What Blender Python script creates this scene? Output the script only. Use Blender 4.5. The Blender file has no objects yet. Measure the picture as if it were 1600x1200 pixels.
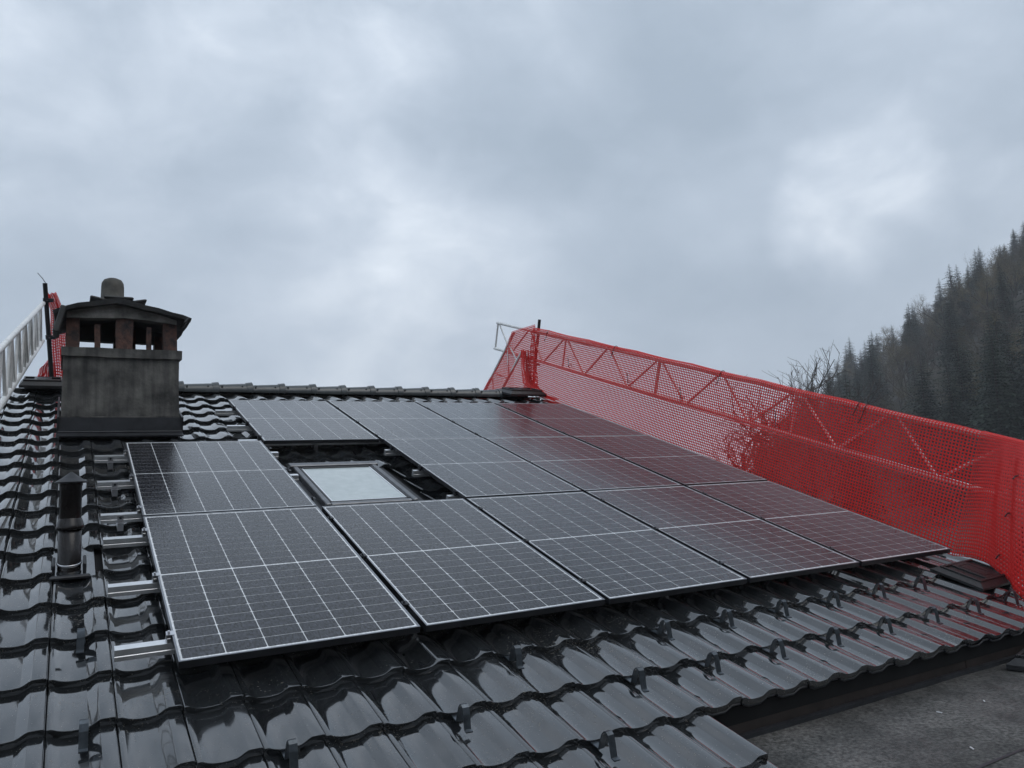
import bpy, math, random
from mathutils import Vector, Matrix, noise
random.seed(7)
R = math.radians
scene = bpy.context.scene
col = scene.collection

# ------------------------------------------------------------------ camera
CAM_W = Vector((-0.450365, -3.725307, 0.716872))
AX = Vector((0.864194, -0.501117, -0.04529))      # image right
AY = Vector((0.023399, 0.129938, -0.991246))      # image down
AZ = Vector((0.502615, 0.855569, 0.124017))       # view direction
FPX = 1198.3                                      # focal length in pixels of the 1600 px wide photograph
cam_d = bpy.data.cameras.new('camera'); cam = bpy.data.objects.new('camera', cam_d); col.objects.link(cam)
cam_d.sensor_width = 36.0; cam_d.lens = FPX / 1600 * 36; cam_d.clip_start = 0.05; cam_d.clip_end = 6000
m = Matrix((AX, -AY, -AZ)).transposed().to_4x4(); m.translation = CAM_W
cam.matrix_world = m
scene.camera = cam
def pixdir(x, y):
    return (AX * ((x - 800) / FPX) + AY * ((y - 600) / FPX) + AZ).normalized()

# ------------------------------------------------------------------ sky, sun, exposure
SUN_AZ, SUN_EL = 150, 58            # degrees, azimuth from +Y towards +X
world = bpy.data.worlds.new('World'); scene.world = world; world.use_nodes = True
wn, wl = world.node_tree.nodes, world.node_tree.links
wn.clear()
def N(tree, t, **kw):
    n = tree.nodes.new(t)
    for k, v in kw.items():
        if k.startswith('i_'): n.inputs[k[2:].replace('_', ' ')].default_value = v
        else: setattr(n, k, v)
    return n
def MATH(tree, op, a, b=None, c=None, clamp=False):
    n = tree.nodes.new('ShaderNodeMath'); n.operation = op; n.use_clamp = clamp
    for i, s in enumerate((a, b, c)):
        if s is None: continue
        if isinstance(s, (int, float)): n.inputs[i].default_value = s
        else: tree.links.new(s, n.inputs[i])
    return n.outputs[0]
T = world.node_tree
wout = N(T, 'ShaderNodeOutputWorld'); bg = N(T, 'ShaderNodeBackground')
tc = N(T, 'ShaderNodeTexCoord')
sky = N(T, 'ShaderNodeTexSky', sky_type='NISHITA', sun_disc=False, sun_elevation=R(SUN_EL), sun_rotation=R(SUN_AZ), dust_density=3.0)
def wnoise(scale, detail, rough, dist, off, squash):
    mp = N(T, 'ShaderNodeMapping'); mp.inputs['Location'].default_value = off; mp.inputs['Scale'].default_value = squash
    wl.new(tc.outputs['Generated'], mp.inputs['Vector'])
    nz = N(T, 'ShaderNodeTexNoise'); nz.inputs['Scale'].default_value = scale; nz.inputs['Detail'].default_value = detail
    nz.inputs['Roughness'].default_value = rough; nz.inputs['Distortion'].default_value = dist
    wl.new(mp.outputs[0], nz.inputs['Vector']); return nz.outputs['Fac']
n1 = wnoise(2.6, 6, .52, .35, (3.1, .4, 1.7), (1, 1, 1.6))
n2 = wnoise(7.5, 5, .55, .5, (.3, 2.4, .7), (1, 1, 1.5))
v = MATH(T, 'MULTIPLY_ADD', n1, 1.0, -0.5)
v = MATH(T, 'MULTIPLY', v, 1.15)
v2 = MATH(T, 'MULTIPLY', MATH(T, 'SUBTRACT', n2, 0.5), 0.58)
n3 = wnoise(17, 8, .62, .8, (1.3, .2, 2.7), (1, 1, 1.3))
v = MATH(T, 'ADD', v, MATH(T, 'MULTIPLY', MATH(T, 'SUBTRACT', n3, 0.5), 0.26))
sxyz = N(T, 'ShaderNodeSeparateXYZ'); wl.new(tc.outputs['Generated'], sxyz.inputs[0])
hg = N(T, 'ShaderNodeMapRange', interpolation_type='SMOOTHSTEP'); wl.new(sxyz.outputs['Z'], hg.inputs['Value'])
hg.inputs['From Min'].default_value = .30; hg.inputs['From Max'].default_value = .0; hg.inputs['To Min'].default_value = 0; hg.inputs['To Max'].default_value = .13
v = MATH(T, 'ADD', v, hg.outputs[0])
v = MATH(T, 'ADD', MATH(T, 'ADD', v, v2), 0.35)
wnz = N(T, 'ShaderNodeTexNoise'); wnz.inputs['Scale'].default_value = 5.0; wnz.inputs['Detail'].default_value = 5; wl.new(tc.outputs['Generated'], wnz.inputs['Vector'])
wsub = N(T, 'ShaderNodeVectorMath', operation='SUBTRACT'); wl.new(wnz.outputs['Color'], wsub.inputs[0]); wsub.inputs[1].default_value = (.5, .5, .5)
wadd = N(T, 'ShaderNodeVectorMath', operation='MULTIPLY_ADD'); wl.new(wsub.outputs[0], wadd.inputs[0]); wadd.inputs[1].default_value = (.22, .22, .22); wl.new(tc.outputs['Generated'], wadd.inputs[2])
wnm = N(T, 'ShaderNodeVectorMath', operation='NORMALIZE'); wl.new(wadd.outputs[0], wnm.inputs[0])
# cloud masses: brighter thin spots and darker thick ones
for (px, py, rad, amp) in ((1345, 318, 3.2, .32), (1345, 312, 8, .14), (700, 570, 9, .08), (980, 480, 7, .10), (640, 270, 8, .04),
                           (100, 235, 5, .10), (560, 60, 14, .10), (1210, 90, 14, -.22), (930, 300, 10, -.14), (80, 370, 11, -.14),
                           (1420, 560, 7, -.06), (330, 330, 10, -.05), (60, 90, 10, .06), (1140, 320, 7, -.07)):
    d = pixdir(px, py)
    dp = N(T, 'ShaderNodeVectorMath', operation='DOT_PRODUCT'); wl.new(wnm.outputs[0], dp.inputs[0]); dp.inputs[1].default_value = d
    mr = N(T, 'ShaderNodeMapRange', interpolation_type='SMOOTHSTEP'); wl.new(dp.outputs['Value'], mr.inputs['Value'])
    mr.inputs['From Min'].default_value = math.cos(R(rad * 1.9)); mr.inputs['From Max'].default_value = 1.0
    wob = MATH(T, 'MULTIPLY_ADD', n2, 2.2, -0.1)
    v = MATH(T, 'ADD', v, MATH(T, 'MULTIPLY', MATH(T, 'MULTIPLY', mr.outputs[0], amp), wob))
cr = N(T, 'ShaderNodeValToRGB'); wl.new(v, cr.inputs['Fac'])
e = cr.color_ramp.elements
e[0].position = 0.0; e[0].color = (0.272, 0.332, 0.402, 1)
e[1].position = 1.0; e[1].color = (0.90, 0.95, 1.0, 1)
for p, c in ((.3, (.372, .434, .512, 1)), (.55, (.495, .556, .635, 1)), (.8, (.68, .735, .80, 1))):
    q = cr.color_ramp.elements.new(p); q.color = c
skm = N(T, 'ShaderNodeVectorMath', operation='SCALE'); wl.new(sky.outputs[0], skm.inputs[0]); skm.inputs['Scale'].default_value = 0.07
mix = N(T, 'ShaderNodeMix', data_type='RGBA'); mix.inputs['Factor'].default_value = 0.93
wl.new(skm.outputs[0], mix.inputs[6]); wl.new(cr.outputs[0], mix.inputs[7])
wl.new(mix.outputs[2], bg.inputs['Color']); bg.inputs['Strength'].default_value = 1.0
wl.new(bg.outputs[0], wout.inputs['Surface'])
sd = bpy.data.lights.new('sun', 'SUN'); sd.energy = 0.5; sd.angle = R(40); sd.color = (1, .97, .93)
so = bpy.data.objects.new('sun', sd); col.objects.link(so)
sv = Vector((math.sin(R(SUN_AZ)) * math.cos(R(SUN_EL)), math.cos(R(SUN_AZ)) * math.cos(R(SUN_EL)), math.sin(R(SUN_EL))))
so.rotation_euler = sv.to_track_quat('Z', 'Y').to_euler(); so.location = (20, 20, 40)
vs = scene.view_settings
vs.view_transform = 'Standard'; vs.look = 'None'; vs.exposure = 0.66; vs.gamma = 1.0; vs.use_curve_mapping = False
scene.cycles.volume_bounces = 3
scene.cycles.use_denoising = True
scene.cycles.max_bounces = 8

# ------------------------------------------------------------------ helpers
TH = R(18.0)                                     # pitch of the roof
CT, ST = math.cos(TH), math.sin(TH)
def rw(u, v, n):                                 # roof coordinates (across, up the slope, out of it) to the world
    return Vector((u, v * CT - n * ST, v * ST + n * CT))

class MB:
    def __init__(s): s.v = []; s.f = []; s.sm = []
    def add(s, vs, fs, smooth=False):
        o = len(s.v); s.v += [tuple(x) for x in vs]
        for f in fs: s.f.append(tuple(i + o for i in f)); s.sm.append(smooth)
        return s
    def box(s, c, d, M=None, bev=0.0):
        x, y, z = (k / 2 for k in d); c = Vector(c)
        if bev <= 0:
            P = [Vector((a * x, b * y, e * z)) for a in (-1, 1) for b in (-1, 1) for e in (-1, 1)]
            F = [(0, 1, 3, 2), (4, 6, 7, 5), (0, 4, 5, 1), (2, 3, 7, 6), (0, 2, 6, 4), (1, 5, 7, 3)]
        else:
            b_ = min(bev, x * .9, y * .9, z * .9)
            P = []
            for zz, k in ((-z, b_), (-z + b_, 0), (z - b_, 0), (z, b_)):
                X, Y = x - k, y - k; q = b_
                P += [Vector(p + (zz,)) for p in ((-X + q, -Y), (X - q, -Y), (X, -Y + q), (X, Y - q), (X - q, Y), (-X + q, Y), (-X, Y - q), (-X, -Y + q))]
            F = [tuple(range(7, -1, -1)), tuple(range(24, 32))]
            for r in range(3):
                for i in range(8):
                    j = (i + 1) % 8
                    F.append((r * 8 + i, r * 8 + j, r * 8 + 8 + j, r * 8 + 8 + i))
        if M: P = [M @ p for p in P]
        return s.add([p + c for p in P], F)
    def tube(s, path, r, seg=8, caps=True, smooth=True):
        path = [Vector(p) for p in path]; n = len(path); vs_ = []
        rr = r if isinstance(r, (list, tuple)) else [r] * n
        up = None
        for i, p in enumerate(path):
            t = (path[min(i + 1, n - 1)] - path[max(i - 1, 0)]).normalized()
            if up is None: up = Vector((0, 0, 1)) if abs(t.z) < .9 else Vector((1, 0, 0))
            a = t.cross(up); a = a.normalized() if a.length > 1e-5 else t.orthogonal().normalized()
            b = a.cross(t).normalized(); up = b
            vs_ += [p + (a * math.cos(k / seg * 2 * math.pi) + b * math.sin(k / seg * 2 * math.pi)) * rr[i] for k in range(seg)]
        fs = [(i * seg + k, i * seg + (k + 1) % seg, (i + 1) * seg + (k + 1) % seg, (i + 1) * seg + k) for i in range(n - 1) for k in range(seg)]
        s.add(vs_, fs, smooth)
        if caps and seg > 2: s.add(vs_[:seg], [tuple(range(seg))]); s.add(vs_[-seg:], [tuple(reversed(range(seg)))])
        return s
    def lathe(s, prof, c=(0, 0, 0), seg=24, smooth=True, M=None):
        c = Vector(c); P = []
        for r, z in prof:
            for k in range(seg):
                p = Vector((r * math.cos(2 * math.pi * k / seg), r * math.sin(2 * math.pi * k / seg), z))
                P.append((M @ p if M else p) + c)
        F = [(i * seg + k, i * seg + (k + 1) % seg, (i + 1) * seg + (k + 1) % seg, (i + 1) * seg + k) for i in range(len(prof) - 1) for k in range(seg)]
        return s.add(P, F, smooth)
    def prism(s, poly, d0, d1, axis='y'):
        n = len(poly)
        def pt(a, b, d): return (a, d, b) if axis == 'y' else ((d, a, b) if axis == 'x' else (a, b, d))
        P = [pt(a, b, d0) for a, b in poly] + [pt(a, b, d1) for a, b in poly]
        return s.add(P, [tuple(range(n)), tuple(range(2 * n - 1, n - 1, -1))] + [(i, i + n, (i + 1) % n + n, (i + 1) % n) for i in range(n)])
    def strip(s, rows, smooth=True):
        n = len(rows[0]); P = [p for r in rows for p in r]
        return s.add(P, [(i * n + k, i * n + k + 1, (i + 1) * n + k + 1, (i + 1) * n + k) for i in range(len(rows) - 1) for k in range(n - 1)], smooth)
    def mesh(s, name, mat):
        me = bpy.data.meshes.new(name); me.from_pydata(s.v, [], s.f); me.validate()
        if len(me.polygons) == len(s.sm): me.polygons.foreach_set('use_smooth', s.sm)
        me.materials.append(mat); me.update(); return me
    def build(s, name, mat, parent=None, loc=None):
        return obj(name, s.mesh(name, mat), parent, loc)
def obj(name, me, parent=None, loc=None):
    o = bpy.data.objects.new(name, me); col.objects.link(o)
    if parent: o.parent = parent
    if loc is not None: o.location = loc
    return o
def tag(o, label, cat, group=None, kind=None):
    if label: o['label'] = label
    if cat: o['category'] = cat
    if group: o['group'] = group
    if kind: o['kind'] = kind
    return o
def thing(name, label, cat, loc=(0, 0, 0), rot=(0, 0, 0), group=None):
    o = bpy.data.objects.new(name, None); col.objects.link(o); o.location = loc; o.rotation_euler = rot; o.empty_display_size = .1
    return tag(o, label, cat, group)
def rthing(name, label, cat, u=0, v=0, n=0, group=None):        # an Empty on the roof, tilted with it
    return thing(name, label, cat, rw(u, v, n), (TH, 0, 0), group)
def dup(o, parent=None):
    c = o.copy(); col.objects.link(c); c.parent = parent; return c

# ------------------------------------------------------------------ materials
def mat(name, color, rough=.6, metal=0.0, var=0.0, vscale=8.0, bump=0.0, bscale=60.0, rvar=0.0, coat=0.0, ior=1.5, color2=None, coord='Object', rnd=0.0, detail=6, coatr=.05, rrnd=0.0):
    M = bpy.data.materials.new(name); M.use_nodes = True; t = M.node_tree; b = t.nodes['Principled BSDF']
    b.inputs['Roughness'].default_value = rough; b.inputs['Metallic'].default_value = metal; b.inputs['IOR'].default_value = ior
    b.inputs['Coat Weight'].default_value = coat; b.inputs['Coat Roughness'].default_value = coatr
    b.inputs['Base Color'].default_value = (*color, 1)
    tc = N(t, 'ShaderNodeTexCoord'); oi = N(t, 'ShaderNodeObjectInfo')
    vec = N(t, 'ShaderNodeVectorMath', operation='MULTIPLY_ADD'); vec.inputs[1].default_value = (13.7, 7.1, 3.3)
    cmb = N(t, 'ShaderNodeCombineXYZ')
    for i in range(3): t.links.new(oi.outputs['Random'], cmb.inputs[i])
    t.links.new(cmb.outputs[0], vec.inputs[0]); t.links.new(tc.outputs[coord], vec.inputs[2])
    def nz(sc, det=6, ro=.6):
        n = N(t, 'ShaderNodeTexNoise'); n.inputs['Scale'].default_value = sc; n.inputs['Detail'].default_value = det; n.inputs['Roughness'].default_value = ro
        t.links.new(vec.outputs[0], n.inputs['Vector']); return n.outputs['Fac']
    if color2 or var:
        c2 = color2 or tuple(min(1, k * (1 + var)) for k in color)
        c1 = color if color2 else tuple(k * (1 - var) for k in color)
        r = N(t, 'ShaderNodeValToRGB'); r.color_ramp.elements[0].position = .32; r.color_ramp.elements[1].position = .68
        r.color_ramp.elements[0].color = (*c1, 1); r.color_ramp.elements[1].color = (*c2, 1)
        t.links.new(nz(vscale, detail), r.inputs['Fac']); out = r.outputs[0]
        if rnd:
            hs = N(t, 'ShaderNodeHueSaturation'); t.links.new(out, hs.inputs['Color'])
            t.links.new(MATH(t, 'MULTIPLY_ADD', oi.outputs['Random'], 2 * rnd, 1 - rnd), hs.inputs['Value']); out = hs.outputs[0]
        t.links.new(out, b.inputs['Base Color'])
    if rvar:
        q = MATH(t, 'MULTIPLY_ADD', nz(vscale * 1.7, 5), 2 * rvar, rough - rvar, clamp=True)
        if rrnd: q = MATH(t, 'ADD', q, MATH(t, 'MULTIPLY', MATH(t, 'POWER', oi.outputs['Random'], 3.0), rrnd))
        t.links.new(q, b.inputs['Roughness'])
    if bump:
        bp = N(t, 'ShaderNodeBump'); bp.inputs['Strength'].default_value = bump; bp.inputs['Distance'].default_value = .01
        t.links.new(nz(bscale, 4), bp.inputs['Height']); t.links.new(bp.outputs[0], b.inputs['Normal'])
        if coat: t.links.new(bp.outputs[0], b.inputs['Coat Normal'])
    return M
m_tile = mat('wet_glazed_tile', (.015, .017, .019), .07, var=.25, vscale=9, bump=.03, bscale=14, rvar=.05, ior=1.92, rnd=.2, coat=.85, coatr=.05, rrnd=.10)
def specks(M, scale, lo, hi, c, amount):
    t = M.node_tree; b = t.nodes['Principled BSDF']; src = b.inputs['Base Color'].links[0].from_socket; rs = b.inputs['Roughness'].links[0].from_socket
    g = N(t, 'ShaderNodeNewGeometry'); n = N(t, 'ShaderNodeTexNoise'); n.inputs['Scale'].default_value = scale; n.inputs['Detail'].default_value = 3; t.links.new(g.outputs['Position'], n.inputs['Vector'])
    n2_ = N(t, 'ShaderNodeTexNoise'); n2_.inputs['Scale'].default_value = 3.0; n2_.inputs['Detail'].default_value = 4; t.links.new(g.outputs['Position'], n2_.inputs['Vector'])
    k = MATH(t, 'ADD', n.outputs['Fac'], MATH(t, 'MULTIPLY_ADD', n2_.outputs['Fac'], .35, -.175))
    mr = N(t, 'ShaderNodeMapRange'); t.links.new(k, mr.inputs[0]); mr.inputs[1].default_value = lo; mr.inputs[2].default_value = hi; mr.inputs[4].default_value = amount
    mx = N(t, 'ShaderNodeMix', data_type='RGBA'); t.links.new(mr.outputs[0], mx.inputs[0]); t.links.new(src, mx.inputs[6]); mx.inputs[7].default_value = (*c, 1); t.links.new(mx.outputs[2], b.inputs['Base Color'])
    t.links.new(MATH(t, 'ADD', rs, MATH(t, 'MULTIPLY', mr.outputs[0], .5)), b.inputs['Roughness'])
specks(m_tile, 85, .66, .72, (.10, .09, .07), .8)
m_tile_ridge = mat('ridge_tile_glaze', (.045, .052, .054), .30, var=.25, vscale=9, bump=.05, bscale=30, rvar=.08, ior=1.6, rnd=.15)
m_deck = mat('roof_underlay', (.012, .012, .013), .9, var=.2)
m_frame_skylit = mat('anodised_frame_skylit', (.30, .31, .33), .30, metal=1.0, var=.1, vscale=20)  # lip of the black frame, its sky glint put into a lighter colour
m_frame_dark = mat('black_frame_side', (.02, .021, .024), .35, var=.2)
m_alu = mat('aluminium_rail', (.86, .87, .88), .34, metal=.85, var=.08, vscale=14, bump=.02)
m_tube = mat('galvanised_tube', (.80, .80, .78), .42, metal=.2, var=.16, vscale=10, bump=.03)
m_steel = mat('stainless_bracket', (.66, .66, .68), .28, metal=1.0, var=.1)
m_blacksteel = mat('black_steel', (.022, .024, .028), .45, var=.3, vscale=20)
m_pole = mat('dark_pole', (.018, .018, .020), .5, metal=.2, var=.35, vscale=14)
m_hook = mat('snow_hook_paint', (.07, .085, .10), .30, metal=.6, var=.4, vscale=30, ior=1.8)
m_lead = mat('lead_flashing', (.035, .037, .042), .42, metal=.3, var=.35, vscale=6, bump=.08, bscale=9)
m_skyframe = mat('painted_aluminium_frame', (.17, .175, .185), .36, metal=.7, var=.2, vscale=12)
m_copper = mat('brown_pipe', (.012, .010, .010), .24, var=.35, vscale=7, bump=.03, ior=1.42)
m_plastic = mat('black_recycled_plastic', (.018, .018, .019), .42, var=.3, vscale=40, bump=.25, bscale=160)
m_wood = mat('dark_fascia', (.030, .023, .021), .6, var=.4, vscale=5, bump=.1, bscale=40)
m_wall = mat('house_render', (.55, .52, .47), .9, var=.08, vscale=2, bump=.1)
m_stone = mat('slate_cap', (.030, .031, .033), .6, color2=(.062, .062, .060), vscale=5, bump=.5, bscale=12)
m_brick = mat('old_brick_pillar', (.028, .025, .026), .8, color2=(.15, .075, .056), vscale=14, bump=.7, bscale=30)
m_cappot = mat('chimney_pot_mortar', (.06, .058, .052), .85, color2=(.13, .125, .11), vscale=9, bump=.4, bscale=40)
m_mortar = mat('pale_mortar', (.09, .088, .08), .9, color2=(.30, .29, .27), vscale=6, bump=.5, bscale=25)
def chimney_mat():
    M = mat('stained_mortar', (.055, .055, .052), .85, color2=(.19, .185, .170), vscale=4.2, bump=.5, bscale=35)
    t = M.node_tree; b = t.nodes['Principled BSDF']
    src = b.inputs['Base Color'].links[0].from_socket
    tc_ = N(t, 'ShaderNodeTexCoord'); mp = N(t, 'ShaderNodeMapping'); mp.inputs['Scale'].default_value = (9, 9, .9)
    t.links.new(tc_.outputs['Object'], mp.inputs[0]); n = N(t, 'ShaderNodeTexNoise'); n.inputs['Scale'].default_value = 1.6; n.inputs['Detail'].default_value = 7
    t.links.new(mp.outputs[0], n.inputs['Vector'])
    r = N(t, 'ShaderNodeValToRGB'); r.color_ramp.elements[0].position = .35; r.color_ramp.elements[1].position = .62
    r.color_ramp.elements[0].color = (.50, .50, .52, 1); r.color_ramp.elements[1].color = (1, 1, 1, 1); t.links.new(n.outputs['Fac'], r.inputs['Fac'])
    mx = N(t, 'ShaderNodeMix', data_type='RGBA', blend_type='MULTIPLY'); mx.inputs['Factor'].default_value = 1
    t.links.new(src, mx.inputs[6]); t.links.new(r.outputs[0], mx.inputs[7]); t.links.new(mx.outputs[2], b.inputs['Base Color'])
    return M
m_chim = chimney_mat()
def bitumen_mat():
    M = mat('bitumen_felt', (.034, .034, .032), .75, color2=(.135, .130, .122), vscale=2.6, bump=.6, bscale=260, detail=9)
    t = M.node_tree; b = t.nodes['Principled BSDF']; src = b.inputs['Base Color'].links[0].from_socket
    tc_ = N(t, 'ShaderNodeTexCoord'); n = N(t, 'ShaderNodeTexNoise'); n.inputs['Scale'].default_value = 46; n.inputs['Detail'].default_value = 9; n.inputs['Roughness'].default_value = .75
    t.links.new(tc_.outputs['Object'], n.inputs['Vector'])
    r = N(t, 'ShaderNodeValToRGB'); r.color_ramp.elements[0].position = .40; r.color_ramp.elements[1].position = .62
    r.color_ramp.elements[0].color = (.35, .35, .35, 1); r.color_ramp.elements[1].color = (1.7, 1.7, 1.7, 1); t.links.new(n.outputs['Fac'], r.inputs['Fac'])
    mx = N(t, 'ShaderNodeMix', data_type='RGBA', blend_type='MULTIPLY'); mx.inputs['Factor'].default_value = 1
    t.links.new(src, mx.inputs[6]); t.links.new(r.outputs[0], mx.inputs[7]); t.links.new(mx.outputs[2], b.inputs['Base Color'])
    n3 = N(t, 'ShaderNodeTexNoise'); n3.inputs['Scale'].default_value = 1.1; n3.inputs['Detail'].default_value = 5; t.links.new(tc_.outputs['Object'], n3.inputs['Vector'])
    mr = N(t, 'ShaderNodeMapRange'); t.links.new(n3.outputs['Fac'], mr.inputs[0]); mr.inputs[1].default_value = .4; mr.inputs[2].default_value = .62; mr.inputs[3].default_value = .38; mr.inputs[4].default_value = .8
    t.links.new(mr.outputs[0], b.inputs['Roughness'])
    return M
m_felt = bitumen_mat()
def cell_mat(name, base, rough, sparkle):
    # silicon cell or backsheet under wet patterned glass: drops and runs of rain in the glass surface
    M = bpy.data.materials.new(name); M.use_nodes = True; t = M.node_tree; b = t.nodes['Principled BSDF']
    b.inputs['Base Color'].default_value = (*base, 1); b.inputs['Roughness'].default_value = rough
    b.inputs['Coat Weight'].default_value = 1.0; b.inputs['Coat Roughness'].default_value = .10; b.inputs['Coat IOR'].default_value = 1.42; b.inputs['IOR'].default_value = 1.12
    g = N(t, 'ShaderNodeNewGeometry')
    mp = N(t, 'ShaderNodeMapping'); mp.inputs['Rotation'].default_value = (-TH, 0, 0); t.links.new(g.outputs['Position'], mp.inputs[0])
    mp2 = N(t, 'ShaderNodeMapping'); mp2.inputs['Scale'].default_value = (1, .35, 1); t.links.new(mp.outputs[0], mp2.inputs[0])
    n = N(t, 'ShaderNodeTexNoise'); n.inputs['Scale'].default_value = 110; n.inputs['Detail'].default_value = 3; t.links.new(mp2.outputs[0], n.inputs['Vector'])
    vo = N(t, 'ShaderNodeTexVoronoi'); vo.inputs['Scale'].default_value = 95; t.links.new(mp.outputs[0], vo.inputs['Vector'])
    dr = N(t, 'ShaderNodeMapRange'); t.links.new(vo.outputs['Distance'], dr.inputs[0]); dr.inputs[1].default_value = .34; dr.inputs[2].default_value = .0
    h = MATH(t, 'ADD', n.outputs['Fac'], MATH(t, 'MULTIPLY', dr.outputs[0], .6))
    bp = N(t, 'ShaderNodeBump'); bp.inputs['Strength'].default_value = .24; bp.inputs['Distance'].default_value = .004
    t.links.new(h, bp.inputs['Height']); t.links.new(bp.outputs[0], b.inputs['Coat Normal'])
    # streaks of grime and drying water, along the slope
    mp3 = N(t, 'ShaderNodeMapping'); mp3.inputs['Scale'].default_value = (26, 2.2, 1); t.links.new(mp.outputs[0], mp3.inputs[0])
    s = N(t, 'ShaderNodeTexNoise'); s.inputs['Scale'].default_value = 1.0; s.inputs['Detail'].default_value = 6; s.inputs['Roughness'].default_value = .7; t.links.new(mp3.outputs[0], s.inputs['Vector'])
    sp = N(t, 'ShaderNodeTexNoise'); sp.inputs['Scale'].default_value = 95; sp.inputs['Detail'].default_value = 2; t.links.new(mp2.outputs[0], sp.inputs['Vector'])  # raindrop sparkle painted into the base colour as bright flecks
    k = MATH(t, 'MULTIPLY', MATH(t, 'MULTIPLY_ADD', s.outputs['Fac'], 1.3, .25), MATH(t, 'MULTIPLY_ADD', sp.outputs['Fac'], sparkle, 1 - sparkle * .5))
    c = N(t, 'ShaderNodeVectorMath', operation='SCALE'); c.inputs[0].default_value = base; t.links.new(k, c.inputs['Scale']); t.links.new(c.outputs[0], b.inputs['Base Color'])
    return M
m_cell = cell_mat('silicon_cell', (.019, .020, .026), .35, 7.5)
m_back = cell_mat('white_backsheet', (.85, .87, .88), .4, .8)
def net_mat():
    M = bpy.data.materials.new('red_plastic_net'); M.use_nodes = True; t = M.node_tree; b = t.nodes['Principled BSDF']
    b.inputs['Base Color'].default_value = (.92, .075, .070, 1); b.inputs['Roughness'].default_value = .38
    tr = N(t, 'ShaderNodeBsdfTranslucent'); tr.inputs['Color'].default_value = (.95, .075, .065, 1)
    mx = N(t, 'ShaderNodeMixShader'); mx.inputs[0].default_value = .48
    out = t.nodes['Material Output']; t.links.new(b.outputs[0], mx.inputs[1]); t.links.new(tr.outputs[0], mx.inputs[2]); t.links.new(mx.outputs[0], out.inputs['Surface'])
    return M
m_net = net_mat()
def glass_mat():
    M = bpy.data.materials.new('wet_skylight_glass'); M.use_nodes = True; t = M.node_tree; b = t.nodes['Principled BSDF']
    b.inputs['Base Color'].default_value = (.42, .47, .47, 1); b.inputs['Roughness'].default_value = .07; b.inputs['IOR'].default_value = 1.6
    tc_ = N(t, 'ShaderNodeTexCoord'); n = N(t, 'ShaderNodeTexNoise'); n.inputs['Scale'].default_value = 14; n.inputs['Detail'].default_value = 8; t.links.new(tc_.outputs['Object'], n.inputs['Vector'])
    r = N(t, 'ShaderNodeValToRGB'); r.color_ramp.elements[0].color = (.40, .46, .46, 1); r.color_ramp.elements[1].color = (.62, .68, .68, 1)
    t.links.new(n.outputs['Fac'], r.inputs['Fac']); t.links.new(r.outputs[0], b.inputs['Base Color'])
    return M
m_glass = glass_mat()
m_bark = mat('bark', (.055, .045, .038), .9, var=.3, vscale=3)
m_twig = mat('bare_twigs', (.085, .068, .056), .9, var=.25, vscale=.2)
def leaf_mat(name, a, b_):
    return mat(name, a, .7, color2=b_, vscale=.55, rnd=.35)
m_spruce = leaf_mat('spruce_needles', (.009, .017, .012), (.028, .046, .026))
m_larch = leaf_mat('autumn_twigs', (.050, .045, .024), (.15, .115, .055))
m_ground = mat('valley_meadow', (.05, .07, .03), .9, var=.4, vscale=.05)
m_slope = mat('forest_floor', (.026, .024, .018), .95, color2=(.055, .046, .034), vscale=.05)

# ------------------------------------------------------------------ terrain
HA = R(133.0)                                       # direction in which the hillside climbs
E1 = Vector((math.sin(HA), math.cos(HA))); E2 = Vector((math.sin(HA - math.pi / 2), math.cos(HA - math.pi / 2)))
GZ = -9.0
def sstep(a, b, x):
    t = max(0, min(1, (x - a) / (b - a))); return t * t * (3 - 2 * t)
CLOUD_D = .007
HILL_A, HILL_S0, HILL_END = 0.86, 30.0, 430.0
def ground_z(x, y):
    s = x * E1.x + y * E1.y; c = x * E2.x + y * E2.y
    h = HILL_A * max(0.0, s - HILL_S0 - 6 * math.sin(c * .017) - 4 * math.sin(c * .05 + 1))
    h = 260 * (1 - math.exp(-h / 260))
    h *= 1 - sstep(HILL_END, HILL_END + 160, c)
    h += 2.5 * noise.noise(Vector((x * .02, y * .02, 0))) * min(1, h / 10)
    return GZ + h
def grid_mesh(name, xs, ys, fz, m):
    P = [(x, y, fz(x, y)) for y in ys for x in xs]; n = len(xs)
    F = [(j * n + i, j * n + i + 1, (j + 1) * n + i + 1, (j + 1) * n + i) for j in range(len(ys) - 1) for i in range(n - 1)]
    mb = MB(); mb.add(P, F, True); return mb.build(name, m)
axs = [-1400, -900, -600, -300, -150, -60] + [i * 12 for i in range(-3, 60)] + [760, 900, 1100, 1400]
ays = [-1400, -1000, -700, -400] + [i * 12 for i in range(-25, 50)] + [700, 900, 1100, 1400]
g = grid_mesh('ground', axs, ays, ground_z, m_slope); tag(g, None, None, kind='structure')
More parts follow.
